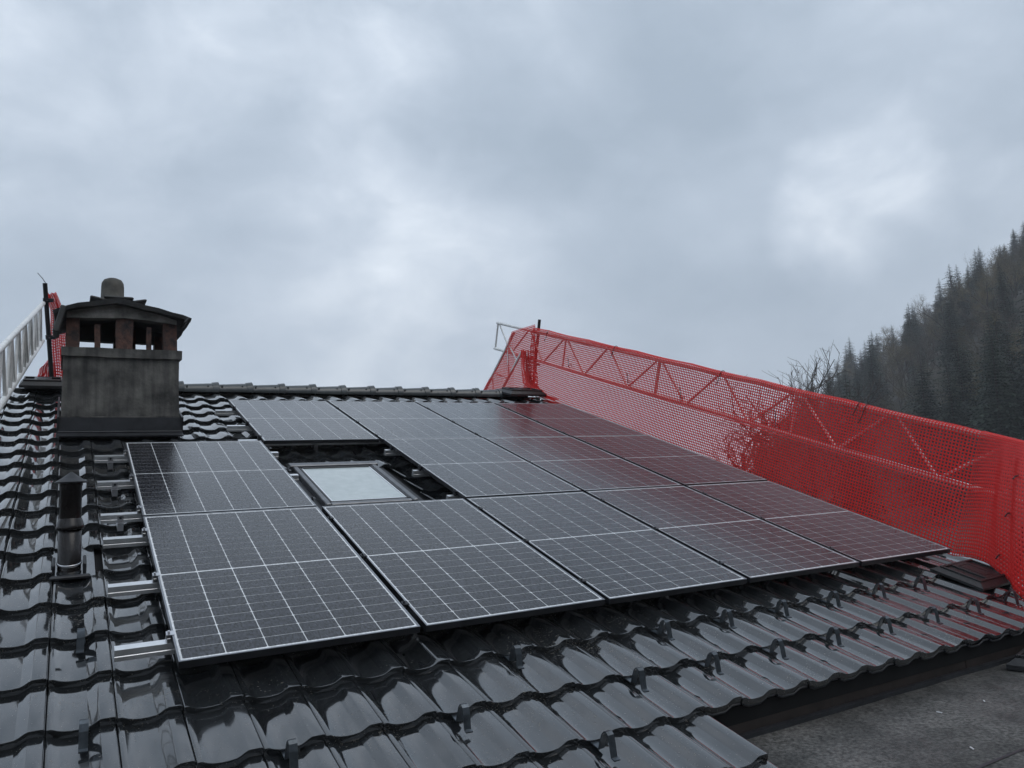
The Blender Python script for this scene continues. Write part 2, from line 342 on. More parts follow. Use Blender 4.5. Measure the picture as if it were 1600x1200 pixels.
# ------------------------------------------------------------------ tiled roof
TW, TC = 0.2475, 0.387              # cover width and course of a tile
U0, V0 = -0.488, -0.930             # a seam and the eave line
RN = -0.165                         # plane the tiles lie on
VR = 7.0                            # ridge
roof = rthing('tiled_roof', 'wet glossy black tiled house roof under the solar panels', 'roof')
PROF = [(.0015, -.004), (.0020, .0095), (.005, .0115), (.018, .0115), (.026, .0085), (.042, .001), (.062, -.0045), (.088, -.0075), (.116, -.0075), (.146, -.004), (.160, .003), (.178, .0155), (.188, .0205), (.194, .0215), (.232, .0215), (.2410, .0195), (.2455, .014), (.2460, -.004)]
CREASE = [(0, 4), (4, 9), (9, 12), (12, 15), (15, 17)]
def tile_profile(s): pass
def make_tile_mb():
    mb = MB(); L = .425; rise = .031
    rows = []
    for vv, dn in ((L, 0.0), (.006, 0), (.0015, -.0012)):
        k = 1 - max(0, vv) / TC
        rows.append([(a, vv, b + rise * k + dn) for a, b in PROF])
    for a, b in CREASE: mb.strip([r[a:b + 1] for r in rows[::-1]], True)
    mb.strip([[(a, .004, max(b + rise - .034, -.006 + b * .3)) for a, b in PROF], [(a, .0, b + rise - .006) for a, b in PROF], [(a, .0015, b + rise - .0012) for a, b in PROF]], True)
    return mb
tile_me = make_tile_mb().mesh('roof_tile', m_tile)
hole_c = [(-.49, .56, 4.62, 5.62), (1.25, 2.13, 2.25, 3.45)]     # chimney, skylight
tiles = []
J0, J1 = -2, 26
for i in range(-4, 20):
    for j in range(J0, J1 + 1):
        u, v = U0 + j * TW, V0 + i * TC
        if i < 0 and j > 10: continue
        um, vm = u + TW / 2, v + TC / 2
        if any(a - .04 < um < b + .04 and c - .1 < vm < d - .02 for a, b, c, d in hole_c): continue
        if abs(um + .41) < .12 and 1.38 < vm < 1.7: continue          # the vent pipe's own flashing tile
        tiles.append((i, j, u, v))
def under_panels(u, v):
    um, vm = u + TW / 2, v + TC / 2
    if um < .02 or um > 5.8 or vm < .1 or vm > 5.75: return False
    if um < 1.15 and vm > 3.9: return False
    if 1.15 < um < 2.35 and 2.0 < vm < 3.95: return False
    return True
def pix(p):
    d = p - CAM_W; z = d.dot(AZ)
    return (800 + FPX * d.dot(AX) / z, 600 + FPX * d.dot(AY) / z, z) if z > .1 else (-9999, -9999, z)
vis, hid = [], []
for t_ in tiles:
    P = pix(rw(t_[2] + TW / 2, t_[3] + .1, RN))
    inside = -90 < P[0] < 1690 and P[1] < 1290 and P[2] > .2
    (vis if inside and not under_panels(t_[2], t_[3]) else hid).append((P[2], t_))
vis.sort(); hid += vis[300:]; vis = vis[:300]
rng = random.Random(3)
for _, (i, j, u, v) in vis:
    o = obj('roof_tile', tile_me, roof, (u + rng.uniform(-.0007, .0007), v + rng.uniform(-.003, .003), RN + rng.uniform(-.0015, .0015)))
    o.rotation_euler = (rng.uniform(-.006, .006), rng.uniform(-.006, .006), rng.uniform(-.004, .004))
mb = MB(); tmb = make_tile_mb()
for _, (i, j, u, v) in hid:
    mb.add([(a + u, b + v, c + RN) for a, b, c in tmb.v], tmb.f, True)
o = mb.build('covered_tiles', m_tile, roof); o['kind'] = 'stuff'
# deck below the tiles and the back slope
UL, UR = U0 + J0 * TW, U0 + (J1 + 1) * TW
mb = MB()
mb.box(((UL + UR) / 2, (V0 + .03 + VR) / 2, RN - .075), (UR - UL - .02, VR - V0 - .03, .10))
mb.box(((UL + 2.235) / 2, (-2.5 + V0) / 2, RN - .08), (2.235 - UL - .02, V0 + 2.5 + .1, .10))
mb.build('roof_deck', m_deck, roof)
ridge_w = rw(0, VR, RN)
Minv = Matrix.Rotation(-TH, 4, 'X')
bs = [Vector((UL, ridge_w.y, ridge_w.z + .02)), Vector((UR, ridge_w.y, ridge_w.z + .02)), Vector((UR, ridge_w.y + 4.2, ridge_w.z - 2.1)), Vector((UL, ridge_w.y + 4.2, ridge_w.z - 2.1))]
mb = MB(); up_ = [Minv @ p for p in bs]; dn_ = [Minv @ (p - Vector((0, 0, .1))) for p in bs]
mb.add(up_ + dn_, [(0, 1, 2, 3), (7, 6, 5, 4), (0, 4, 5, 1), (1, 5, 6, 2), (2, 6, 7, 3), (3, 7, 4, 0)]); mb.build('back_slope', m_tile, roof)
# ridge tiles: tapered half-rounds, each with a wider collar at its right end
def ridge_mesh():
    mb = MB(); L = .435; rows = []
    for x, r in ((0, .086), (L - .08, .103), (L - .078, .113), (L - .006, .121), (L, .114)):
        rows.append([(x, -math.cos(a) * r * 1.12, -.03 + math.sin(a) * r * 1.08 + (.0)) for a in [math.pi * (k / 14) * 1.1 - .157 for k in range(15)]])
    mb.strip(rows[0:2], True); mb.strip(rows[1:3], False); mb.strip(rows[2:4], True); mb.strip(rows[3:5], False)
    mb.add([rows[-1][k] for k in range(15)] + [(L, 0, -.05)], [(k, k + 1, 15) for k in range(14)], False)
    for xx in (.05, .30):
        for sgn in (-1,): mb.box((xx, sgn * .085, .03), (.018, .03, .018))
    return mb.mesh('ridge_tile', m_tile_ridge)
rme = ridge_mesh()
u = UL + .12; k = 0
while u < 5.55:
    o = obj('ridge_tile', rme, roof, (u, VR + .01, RN + .045 + rng.uniform(-.003, .003))); o.rotation_euler = (-TH * .0, 0, rng.uniform(-.012, .012)); o.rotation_euler.x = -TH
    u += .421; k += 1
# verge tiles along both gables, stepping with the courses
for side, uu in ((1, UR), (-1, UL)):
    mbv = MB()
    mbv.box((.0 if side > 0 else 0, TC / 2 + .02, -.02), (.09, TC + .03, .075), bev=.012)
    mev = mbv.mesh('verge_tile', m_tile)
    for i in range(0 if side > 0 else -3, 20):
        o = obj('verge_tile', mev, roof, (uu + side * .047, V0 + i * TC, RN + .012)); o.rotation_euler.x = -.07
# fascia, eave trim
mb = MB(); P0 = Matrix.Rotation(-TH, 4, 'X')
def wbox(mb, x0, x1, y0, y1, z0, z1):               # a box along the world axes, inside the tilted roof
    P = [P0 @ Vector((x, y, z)) for x in (x0, x1) for y in (y0, y1) for z in (z0, z1)]
    mb.add(P, [(0, 1, 3, 2), (4, 6, 7, 5), (0, 4, 5, 1), (2, 3, 7, 6), (0, 2, 6, 4), (1, 5, 7, 3)])
FZ = -0.632                                         # flat roof level
x = 2.24; kk = 0
while x < UR:
    mb = MB(); wbox(mb, x, min(x + 1.15, UR), -.765 + (kk % 2) * .003, -.725, FZ + .012, -.475); mb.build('fascia_board', m_wood, roof); x += 1.152; kk += 1
mb = MB(); wbox(mb, 2.24, UR, -.80, -.7655, FZ + .004, FZ + .03); mb.build('fascia_flashing', m_lead, roof)
mb = MB()
for j in range(J0, J1 + 1):
    if j < 11: continue
    mb.tube([rw(0, 0, 0) * 0 + Vector((U0 + j * TW + a, V0 + .006, RN + b - .012)) for a, b in PROF[3::3]], .006, 5)
mb.build('eave_comb', m_blacksteel, roof)
# snow hooks
def hook_mesh():
    mb = MB(); w = .014
    path = [(.03, -.006), (-.016, -.004), (-.020, .022), (-.028, .056), (-.038, .070), (-.050, .074), (-.062, .068), (-.074, .048), (-.090, .008), (-.094, .001), (-.112, .000)]
    t = .0022
    for sgn in (1,):
        top = []; bot = []
        for i, (y, z) in enumerate(path):
            a = Vector(path[max(0, i - 1)]); b = Vector(path[min(len(path) - 1, i + 1)]); d = (b - a).normalized(); nx, nz = -d.y, d.x
            top.append([(s * w, y - nx * t, z - nz * t) for s in (-1, 1)]); bot.append([(s * w, y + nx * t, z + nz * t) for s in (-1, 1)])
        mb.strip(top, False); mb.strip([r[::-1] for r in bot], False)
        for s in (0, 1): mb.strip([[top[i][s], bot[i][s]] if s else [bot[i][s], top[i][s]] for i in range(len(path))], False)
    return mb.mesh('snow_hook', m_hook)
hme = hook_mesh()
HOOKS = [(0, 2), (0, 4), (3, 1), (6, 1), (8, 2), (8, 0), (10, 1), (12, 2), (12, 1), (14, 2), (14, 1), (16, 2), (16, 1), (18, 2), (18, 1), (20, 2), (20, 1), (22, 2), (22, 1), (24, 1), (5, -1), (9, -1)]
for j, i in HOOKS:
    uu = U0 + j * TW + (.125 if j == 0 else .085); vv = V0 + i * TC
    o = obj('snow_hook', hme, roof, (uu + rng.uniform(-.008, .008), vv - .034, RN + .020)); o.scale = (1.15, 1.15, 1.2); o.rotation_euler = (-.07, 0, rng.uniform(-.08, .08))

# ------------------------------------------------------------------ solar panels
PW, PH, PG, PGV = 1.134, 1.909, .034, .018
def panel_parts():
    fr = MB(); d = .035; lip = .009
    for c, s in (((PW / 2, lip / 2), (PW, lip)), ((PW / 2, PH - lip / 2), (PW, lip)), ((lip / 2, PH / 2), (lip, PH - 2 * lip)), ((PW - lip / 2, PH / 2), (lip, PH - 2 * lip))):
        fr.box((c[0], c[1], -.0015), (s[0], s[1], .003))
    si = MB()
    for c, s in (((PW / 2, .002), (PW - .001, .0035)), ((PW / 2, PH - .002), (PW - .001, .0035)), ((.002, PH / 2), (.0035, PH - .01)), ((PW - .002, PH / 2), (.0035, PH - .01))):
        si.box((c[0], c[1], -.0195), (s[0], s[1], .032))
    ba = MB(); ba.box((PW / 2, PH / 2, -.0065), (PW - 2 * lip, PH - 2 * lip, .007))
    return fr.mesh('frame_lip', m_frame_skylit), si.mesh('frame', m_frame_dark), ba.mesh('backsheet', m_back)
me_lip, me_side, me_back = panel_parts()
mu, mv, gap_u, gap_v, gap_m = .019, .025, .0048, .0036, .014
cw = (PW - 2 * mu - 5 * gap_u) / 6; ch = (PH - 2 * mv - 18 * gap_v - gap_m) / 20
def cell_mb(x=0, y=0, z=0, mb=None):
    mb = mb or MB(); c = .006
    mb.add([(x + c, y, z), (x + cw - c, y, z), (x + cw, y + c * .7, z), (x + cw, y + ch - c * .7, z), (x + cw - c, y + ch, z), (x + c, y + ch, z), (x, y + ch - c * .7, z), (x, y + c * .7, z)], [tuple(range(8))]); return mb
cell_me = cell_mb().mesh('solar_cell', m_cell)
CELLS = []
for r in range(20):
    for c in range(6):
        CELLS.append((mu + c * (cw + gap_u), mv + r * (ch + gap_v) + (gap_m - gap_v if r >= 10 else 0)))
far_mb = MB()
for x, y in CELLS: cell_mb(x, y, 0, far_mb)
far_me = far_mb.mesh('solar_cells', m_cell)
LAB = {(0, 0): 'solar panel on the front left corner of the array, near the vent pipe', (0, 1): 'solar panel directly below the skylight in the front row',
       (0, 2): 'middle solar panel of the front row, third from the array corner by the vent pipe', (0, 3): 'solar panel of the front row, second from the red safety net', (0, 4): 'front row solar panel next to the red net and black base block',
       (1, 0): 'solar panel between the chimney and the skylight, left of the skylight', (1, 2): 'middle row solar panel just right of the skylight opening', (1, 3): 'middle row solar panel, second from the red safety net',
       (1, 4): 'middle row solar panel beside the red safety net', (2, 1): 'top row solar panel above the skylight, nearest the chimney', (2, 2): 'second top row solar panel from the chimney, below the ridge', (2, 3): 'third top row solar panel from the chimney, below the ridge', (2, 4): 'top row solar panel beside the red net under the ridge end'}
for (r, c), lab in LAB.items():
    p = rthing('solar_panel', lab + ', dark cells with white grid', 'solar panel', c * (PW + PG), r * (PH + PGV), {0: 0, 1: .004, 2: 0}[r] + rng.uniform(-.002, .002), 'solar panels on the roof')
    p['label'] = lab
    obj('frame_lip', me_lip, p); obj('frame', me_side, p); bk = obj('backsheet', me_back, p)
    if r < 2:
        for x, y in CELLS: obj('solar_cell', cell_me, bk, (x, y, -.0022))
    else:
        o = obj('solar_cells', far_me, bk, (0, 0, -.0022)); o['kind'] = 'stuff'

# ------------------------------------------------------------------ mounting rails with roof hooks and clamps
RAILN = -.0375
def rail(u0, u1, v, lab, hooks, clamps):
    t = rthing('mounting_rail', lab, 'rail', u0, v, RAILN, 'aluminium rails under the panels')
    L = u1 - u0; mb = MB()
    pf = [(-.022, -.055), (.022, -.055), (.022, -.034), (.019, -.031), (.019, -.026), (.022, -.023), (.022, 0), (-.022, 0), (-.022, -.023), (-.018, -.026), (-.018, -.031), (-.022, -.034)]
    mb.prism(pf, 0, L, 'x'); mb.build('rail_profile', m_alu, t)
    for hu in hooks:
        h = MB(); w = .036
        h.box((0, -.027, -.026), (w, .006, .044)); h.box((0, -.034, -.048), (w, .026, .006)); h.box((0, -.048, -.075), (w, .006, .056), M=Matrix.Rotation(.15, 3, 'X'))
        h.box((0, .04, -.0955), (w, .15, .005))
        o = h.build('roof_hook', m_steel, t, (hu - u0, 0, 0)); bt = MB(); bt.lathe([(0, .006), (.009, .006), (.009, 0)], seg=6, smooth=False, M=Matrix.Rotation(R(90), 3, 'X')); bt.build('bolt', m_blacksteel, o, (0, -.031, -.018))
    for cu in clamps:
        c = MB(); c.box((0, 0, .013), (.022, .042, .026), bev=.003); c.box((.010, 0, .0395), (.030, .042, .003)); c.box((-.002, 0, .032), (.018, .04, .018)); c.tube([(0, 0, .03), (0, 0, .052)], .006, 6)
        c.build('end_clamp', m_blacksteel if cu > .3 else m_steel, t, (cu - u0, 0, 0))
UE = 5 * PW + 4 * PG
names = ['upper', 'middle', 'lower']
for k, vv in enumerate((1.66, .96, .27)):
    rail(-.235, UE + .02, vv, f'{names[k]} aluminium rail under the front row of panels', (-.12,) if k == 9 else (1.2, 3.0, 4.6), [-.013] + [i * (PW + PG) - PG / 2 for i in range(1, 5)])
for k, vv in enumerate((3.56, 2.84, 2.10)):
    rail(-.235, PW + (.10 if k < 2 else .02), vv, f'{names[k]} aluminium rail under the panel left of the skylight', (-.12, .8), [-.013, PW + .013])
    rail(2 * (PW + PG) - .075, UE + .02, vv, f'{names[k]} aluminium rail from the skylight gap to the red net', (3.2, 4.9), [2 * (PW + PG) - .013] + [i * (PW + PG) - PG / 2 for i in (3, 4)])
for k, vv in enumerate((5.36, 4.62, 4.02)):
    rail(PW + PG - .20, UE + .02, vv, f'{names[k]} aluminium rail under the top row of panels', (1.7, 3.4, 5.0), [PW + PG - .013] + [i * (PW + PG) - PG / 2 for i in (2, 3, 4)])

# ------------------------------------------------------------------ chimney
CY = 4.57; ch_z = 1.10
chim = thing('chimney', 'old grey rendered chimney with slate cap on brick pillars', 'chimney', (0.03, CY, 1.30))
def cz(z): return z - 1.30
def rough_box(name, x0, x1, y0, y1, z0, z1, m_, parent, amp=.008, n=10, taper=0.0):
    mb = MB(); xs = [x0 + (x1 - x0) * i / n for i in range(n + 1)]; P = []
    def pt(x, y, z):
        k = 1 + taper * (z1 - z) / max(1e-6, z1 - z0)
        p = Vector((x * k, y0 + (y - y0) if False else y, z)); o_ = noise.noise_vector(p * 4.1 + Vector((7.7, 1, 2))) * amp + noise.noise_vector(p * 15) * amp * .35
        return p + o_
    def face(f):
        rows = [[pt(*f(i / n, j / n)) for i in range(n + 1)] for j in range(n + 1)]; mb.strip(rows, False)
    L = lambda a, b, t: a + (b - a) * t
    face(lambda s, t: (L(x0, x1, s), y0, L(z0, z1, t))); face(lambda s, t: (L(x1, x0, s), y1, L(z0, z1, t)))
    face(lambda s, t: (x0, L(y1, y0, s), L(z0, z1, t))); face(lambda s, t: (x1, L(y0, y1, s), L(z0, z1, t)))
    face(lambda s, t: (L(x0, x1, s), L(y0, y1, t), z1)); face(lambda s, t: (L(x0, x1, s), L(y1, y0, t), z0))
    return mb.build(name, m_, parent)
DP = .92
rough_box('shaft', -.508, .500, .0, DP, cz(1.50), cz(2.075), m_chim, chim, .006, 14, .010)
rough_box('base_render', -.522, .516, -.012, DP + .01, cz(.95), cz(1.50), m_chim, chim, .006, 10)
rough_box('ledge', -.527, .523, -.028, DP + .03, cz(2.072), cz(2.160), m_chim, chim, .007, 14)
# lead flashing round the foot
mb = MB(); mb.box((-.003, -.035, cz(1.40)), (1.058, .02, .17)); mb.box((-.003, -.095, cz(1.318)), (1.07, .15, .012), M=Matrix.Rotation(TH, 3, 'X'))
mb.tube([(-.54, -.050, cz(1.345)), (.53, -.050, cz(1.345))], .010, 8)
mb.box((-.537, .40, cz(1.55)), (.018, .95, .17), M=Matrix.Rotation(TH, 3, 'X')); mb.box((.531, .40, cz(1.55)), (.018, .95, .17), M=Matrix.Rotation(TH, 3, 'X'))
mb.build('flashing', m_lead, chim)
for (x0, x1, y0, y1, zt, m_) in ((-.492, -.380, .0, .13, 2.47, m_brick), (-.070, .080, .0, .12, 2.53, m_brick), (.355, .480, .0, .13, 2.47, m_brick),
                                 (-.255, -.205, .02, .07, 2.42, m_brick), (.205, .250, .02, .07, 2.42, m_brick),
                                 (-.492, -.370, DP - .13, DP, 2.47, m_brick), (-.05, .16, DP - .13, DP, 2.53, m_brick), (.345, .480, DP - .13, DP, 2.47, m_brick), (-.492, -.40, .42, .55, 2.5, m_brick), (.40, .48, .42, .55, 2.5, m_brick)):
    rough_box('pillar', x0, x1, y0, y1, cz(2.158), cz(zt - .02), m_, chim, .008, 6)
rough_box('back_lintel', -.49, .478, DP - .10, DP - .01, cz(2.375), cz(2.60), m_stone, chim, .008, 8)
# cap: gabled slab of slates bedded in mortar
def cap():
    mb = MB(); xs = [-.60, -.57, -.50, -.40, -.28, -.16, -.08, 0.0, .08, .18, .30, .42, .52, .57, .605]
    def top(x): return 2.648 - abs(x + .05) * .245 - (max(0, -x - .42) ** 1.3) * .25
    ny = 9; rng2 = random.Random(5); rows_t, rows_b = [], []
    for j in range(ny):
        y = -.13 + (DP + .26) * j / (ny - 1)
        rt, rb = [], []
        for x in xs:
            w = .014 * noise.noise(Vector((x * 9, y * 7, 1)))
            rt.append((x + .01 * noise.noise(Vector((x * 3, y * 9, 4))), y + .03 * noise.noise(Vector((x * 6, 2, y))), cz(top(x) + w)))
            thick = .034 + .02 * max(0, 1 - abs(x + .02) / .5)
            rb.append((rt[-1][0] * .985, y + .012 + .03 * noise.noise(Vector((x * 6, 2, y))), cz(top(x) - thick + w * .7)))
        rows_t.append(rt); rows_b.append(rb)
    mb.strip(rows_t, False); mb.strip([r[::-1] for r in rows_b], False)
    mb.strip([rows_b[0], rows_t[0]], False); mb.strip([rows_t[-1], rows_b[-1]], False)
    mb.strip([[rt[0] for rt in rows_t], [rb[0] for rb in rows_b]], False); mb.strip([[rb[-1] for rb in rows_b], [rt[-1] for rt in rows_t]], False)
    return mb.build('cap_slab', m_stone, chim)
capo = cap()
# mortar lintel under the front of the cap, ragged corner slates and top slates
mb = MB(); mb.prism([(-.49, cz(2.44)), (-.30, cz(2.445)), (.0, cz(2.465)), (.20, cz(2.455)), (.475, cz(2.43)), (.475, cz(2.47)), (.0, cz(2.61)), (-.05, cz(2.615)), (-.49, cz(2.51))], -.035, .10, 'y'); mb.build('lintel_mortar', m_mortar, capo)
for (x, y, z, sx, sy, a) in ((-.545, -.02, 2.395, .050, .34, .25), (-.22, .1, 2.642, .16, .3, .2), (.12, .12, 2.645, .16, .3, -.22), (-.05, .12, 2.665, .26, .34, 0), (.555, .0, 2.455, .07, .3, -.9)):
    mb = MB(); sz = .26 if sx < .06 else .024
    mb.box((x, y, cz(z)), (sx, sy, sz), M=Matrix.Rotation(a, 3, 'Y'), bev=.008); mb.build('slate', m_stone, capo)
mb = MB(); mb.lathe([(.155, 2.60), (.12, 2.665), (.104, 2.68), (.102, 2.80), (.098, 2.84), (.08, 2.872), (.045, 2.888), (0, 2.892)], (-.10, .12, -1.30), 24); mb.build('chimney_pot', m_cappot, chim)

# ------------------------------------------------------------------ vent pipe
pb = rw(-.41, 1.49, RN + .02)
vp = thing('vent_pipe', 'dark brown vent pipe with pointed cap on the tiles', 'vent pipe', pb)
mb = MB(); mb.lathe([(.060, -.08), (.060, .235), (.058, .236)], seg=28); mb.build('lower_pipe', m_copper, vp)
mb = MB(); mb.lathe([(.062, .225), (.074, .228), (.076, .240), (.070, .252), (.060, .285), (.057, .29)], seg=28); mb.build('collar', m_copper, vp)
mb = MB(); mb.lathe([(.056, .25), (.056, .475), (.060, .478), (.060, .50), (.057, .505)], seg=28); mb.build('upper_pipe', m_copper, vp)
mb = MB(); mb.lathe([(.0, .490), (.082, .492), (.086, .499), (.050, .522), (.0, .560)], seg=28, smooth=False); mb.build('rain_cap', m_lead, vp)
mb = MB(); mb.lathe([(.0605, .0), (.064, .003), (.064, .012), (.0605, .015)], seg=28, M=Matrix.Rotation(TH, 3, 'X')); mb.build('clamp_ring', m_steel, vp, (0, 0, .03))
mb = MB(); Mx = Matrix.Rotation(TH, 3, 'X')
mb.box(Mx @ Vector((.01, .08, .0)), (.24, .42, .010), M=Mx); mb.build('flashing_tile', m_tile, vp)
mb = MB(); mb.box(Mx @ Vector((.005, -.135, .008)), (.20, .030, .022), M=Mx, bev=.006)
for s in (-1, 1): mb.box(Mx @ Vector((s * .078, .03, .022)), (.018, .13, .045), M=Mx, bev=.004)
mb.build('flashing_collar', m_lead, vp)

# ------------------------------------------------------------------ skylight
sk = rthing('roof_window', 'skylight with dark metal frame and wet pale glass', 'skylight', 1.69, 2.82, RN)
SW, SH = .82, 1.14
mb = MB()
mb.box((0, .0, .012), (SW + .12, SH + .10, .016)); mb.build('flashing', m_lead, sk)
for nm, c, s in (('side_frame', (-SW / 2 + .047, 0, .040), (.046, SH, .050)), ('side_frame', (SW / 2 - .047, 0, .040), (.046, SH, .050)), ('bottom_frame', (0, -SH / 2 + .03, .036), (SW - .142, .05, .044)), ('top_hood', (0, SH / 2 - .055, .045), (SW + .0, .09, .058))):
    mb = MB(); mb.box(c, s, bev=.006); mb.build(nm, m_skyframe, sk)
mb = MB()
for c, s in (((-SW / 2 + .082, -.02, .040), (.020, SH - .17, .040)), ((SW / 2 - .082, -.02, .040), (.020, SH - .17, .040)), ((0, -SH / 2 + .070, .038), (SW - .19, .024, .038)), ((0, SH / 2 - .120, .040), (SW - .19, .030, .042))): mb.box(c, s, bev=.004)
mb.build('sash', m_blacksteel, sk)
mb = MB(); mb.box((0, -.025, .045), (SW - .186, SH - .215, .012)); mb.build('glass_pane', m_glass, sk)
mb = MB()
for c, s in (((-SW / 2 + .100, -.025, .0525), (.012, SH - .22, .004)), ((SW / 2 - .100, -.025, .0525), (.012, SH - .22, .004)), ((0, -SH / 2 + .090, .0525), (SW - .215, .012, .004))): mb.box(c, s)
mb.build('glazing_seal', m_alu, sk)

# ------------------------------------------------------------------ scaffold poles, lattice girders, base blocks
def girder(name_label, A, B, up, h, nposts, first, step, m_=m_tube, group='lattice girders of the edge guard', ends=(0, 0)):
    """A to B is the lower chord; up is the direction to the upper chord"""
    A, B, up = Vector(A), Vector(B), Vector(up).normalized(); t = thing('lattice_girder', name_label, 'girder', A, group=group); D = B - A; L = D.length; d = D / L
    mb = MB(); mb.tube([Vector((0, 0, 0)), D], .024, 12); mb.build('lower_chord', m_, t)
    mb = MB(); mb.tube([up * h, D + up * h], .024, 12); mb.build('upper_chord', m_, t)
    s = first
    while s < L - .02:
        mb = MB(); mb.tube([d * s + up * .02, d * s + up * (h - .02)], .016, 8); mb.build('post', m_, t)
        q = step / 4
        for k, (a, b) in enumerate(((.06, q), (2 * q - .05, q + .06), (2 * q + .05, 3 * q - .06), (4 * q - .06, 3 * q))):
            if s + max(a, b) > L: continue
            mb = MB(); mb.tube([d * (s + a) + up * (h - .02), d * (s + b) + up * .02], .0135, 8); mb.build('diagonal', m_, t)
        s += step
    return t
GU = 6.15
nvec = rw(0, 0, 1); vvec = rw(0, 1, 0)
girder('long lattice girder behind the red net along the right verge', rw(GU, -.55, .470), rw(GU, 8.62, .420), nvec, .455, 0, .38, 2.19)
girder('steel lattice girder inside the net behind the ridge', (GU - .03, 7.05, 2.86), (GU - .03, 9.6, .93), Vector((0, .60, .80)), .43, 0, .25, 1.5)
girder('bare metal lattice girder left of the chimney', rw(-1.03, .5, .37), rw(-.70, 7.12, .40), nvec, .44, 0, .47, 1.05)
def clamp(t, p, ax):
    mb = MB(); M_ = Vector(ax).to_track_quat('Z', 'Y').to_matrix()
    mb.lathe([(.026, -.028), (.034, -.026), (.034, .026), (.026, .028)], p, 12, False, M_); mb.box(Vector(p) + M_ @ Vector((.05, 0, 0)), (.05, .05, .045), M=M_, bev=.006)
    mb.tube([Vector(p) + M_ @ Vector((.03, .04, 0)), Vector(p) + M_ @ Vector((.03, -.10, 0))], .007, 6); mb.build('coupler', m_blacksteel, t)
def pole(lab, base, top, zs):
    t = thing('scaffold_pole', lab, 'pole', base, group='poles standing on the ridge'); D = Vector(top) - Vector(base); mb = MB()
    mb.tube([(0, 0, 0), D], .0245, 12, caps=False); mb.tube([D, D * .995], [.0245, .019], 12, caps=False); mb.build('tube', m_pole, t)
    for f_ in zs: clamp(t, D * f_, D)
    return t
pole('black pole wrapped by red net at the right ridge end', rw(6.19, 7.24, -.18), rw(6.195, 7.30, 1.085), (.42, .83))
lp = pole('black pole beside the chimney at the left ridge end', rw(-.595, 7.15, -.10), rw(-.690, 7.2, 1.07), (.46, .83))
pole('black corner pole wrapped in red net at the front of the verge', rw(6.12, -.36, -.14), rw(6.10, -.36, 1.0), (.52, .93))
def base_block(lab, M, s=1.0):
    t = thing('base_block', lab, 'base block', group='black plastic base blocks'); t.matrix_world = M
    W, D, Hh = .56, .40, .07
    mb = MB(); q = .045
    lo = [(-W / 2, -D / 2), (W / 2, -D / 2), (W / 2, D / 2), (-W / 2, D / 2)]; hi = [(x - math.copysign(q, x), y - math.copysign(q, y)) for x, y in lo]
    mb.add([(*p, 0) for p in lo] + [(*p, .03) for p in lo] + [(*p, Hh) for p in hi], [(3, 2, 1, 0), (0, 1, 5, 4), (1, 2, 6, 5), (2, 3, 7, 6), (3, 0, 4, 7), (4, 5, 9, 8), (5, 6, 10, 9), (6, 7, 11, 10), (7, 4, 8, 11), (8, 9, 10, 11)])
    b = mb.build('block_body', m_plastic, t)
    top = MB(); xi, yi = W / 2 - q, D / 2 - q
    for c, s_ in (((0, yi - .012), (2 * xi, .024)), ((0, -yi + .012), (2 * xi, .024)), ((xi - .010, 0), (.02, 2 * yi - .05)), ((-xi + .010, 0), (.02, 2 * yi - .05)), ((0, 0), (2 * xi - .26, 2 * yi - .05))):
        top.box((c[0], c[1], Hh + .010), (s_[0], s_[1], .022), bev=.004)
    top.build('top_rim', m_plastic, t)
    ln = MB(); ww, dd = (xi - .17), yi - .06
    for c, s_ in (((0, dd), (2 * ww, .007)), ((0, -dd), (2 * ww, .007)), ((ww, 0), (.007, 2 * dd)), ((-ww, 0), (.007, 2 * dd))): ln.box((c[0], c[1], Hh + .0225), (s_[0], s_[1], .006))
    ln.build('moulded_ridge', m_plastic, t)
    return t
RM = Matrix.Rotation(TH, 4, 'X')
base_block('black plastic base block lying on tiles by the net corner', Matrix.Translation(rw(5.72, -.26, -.118)) @ RM @ Matrix.Rotation(R(3), 4, 'Z') @ Matrix.Diagonal((1, 1, .62, 1)))
base_block('black plastic base block lying on the grey felt roof', Matrix.Translation(Vector((5.08, -1.02, FZ + .012))) @ Matrix.Rotation(R(14), 4, 'Z'))
rc = rw(0, VR, RN)
base_block('black base block on the ridge under the net pole', Matrix.Translation(rw(5.74, 6.84, -.075)) @ Matrix.Rotation(TH - R(4), 4, 'X') @ Matrix.Diagonal((1.15, 1.1, 1.0, 1)))
base_block('wet base block on the ridge beside the chimney', Matrix.Translation(rw(-.68, 6.84, -.085)) @ Matrix.Rotation(TH - R(4), 4, 'X') @ Matrix.Diagonal((.8, 1.1, 1.0, 1)))

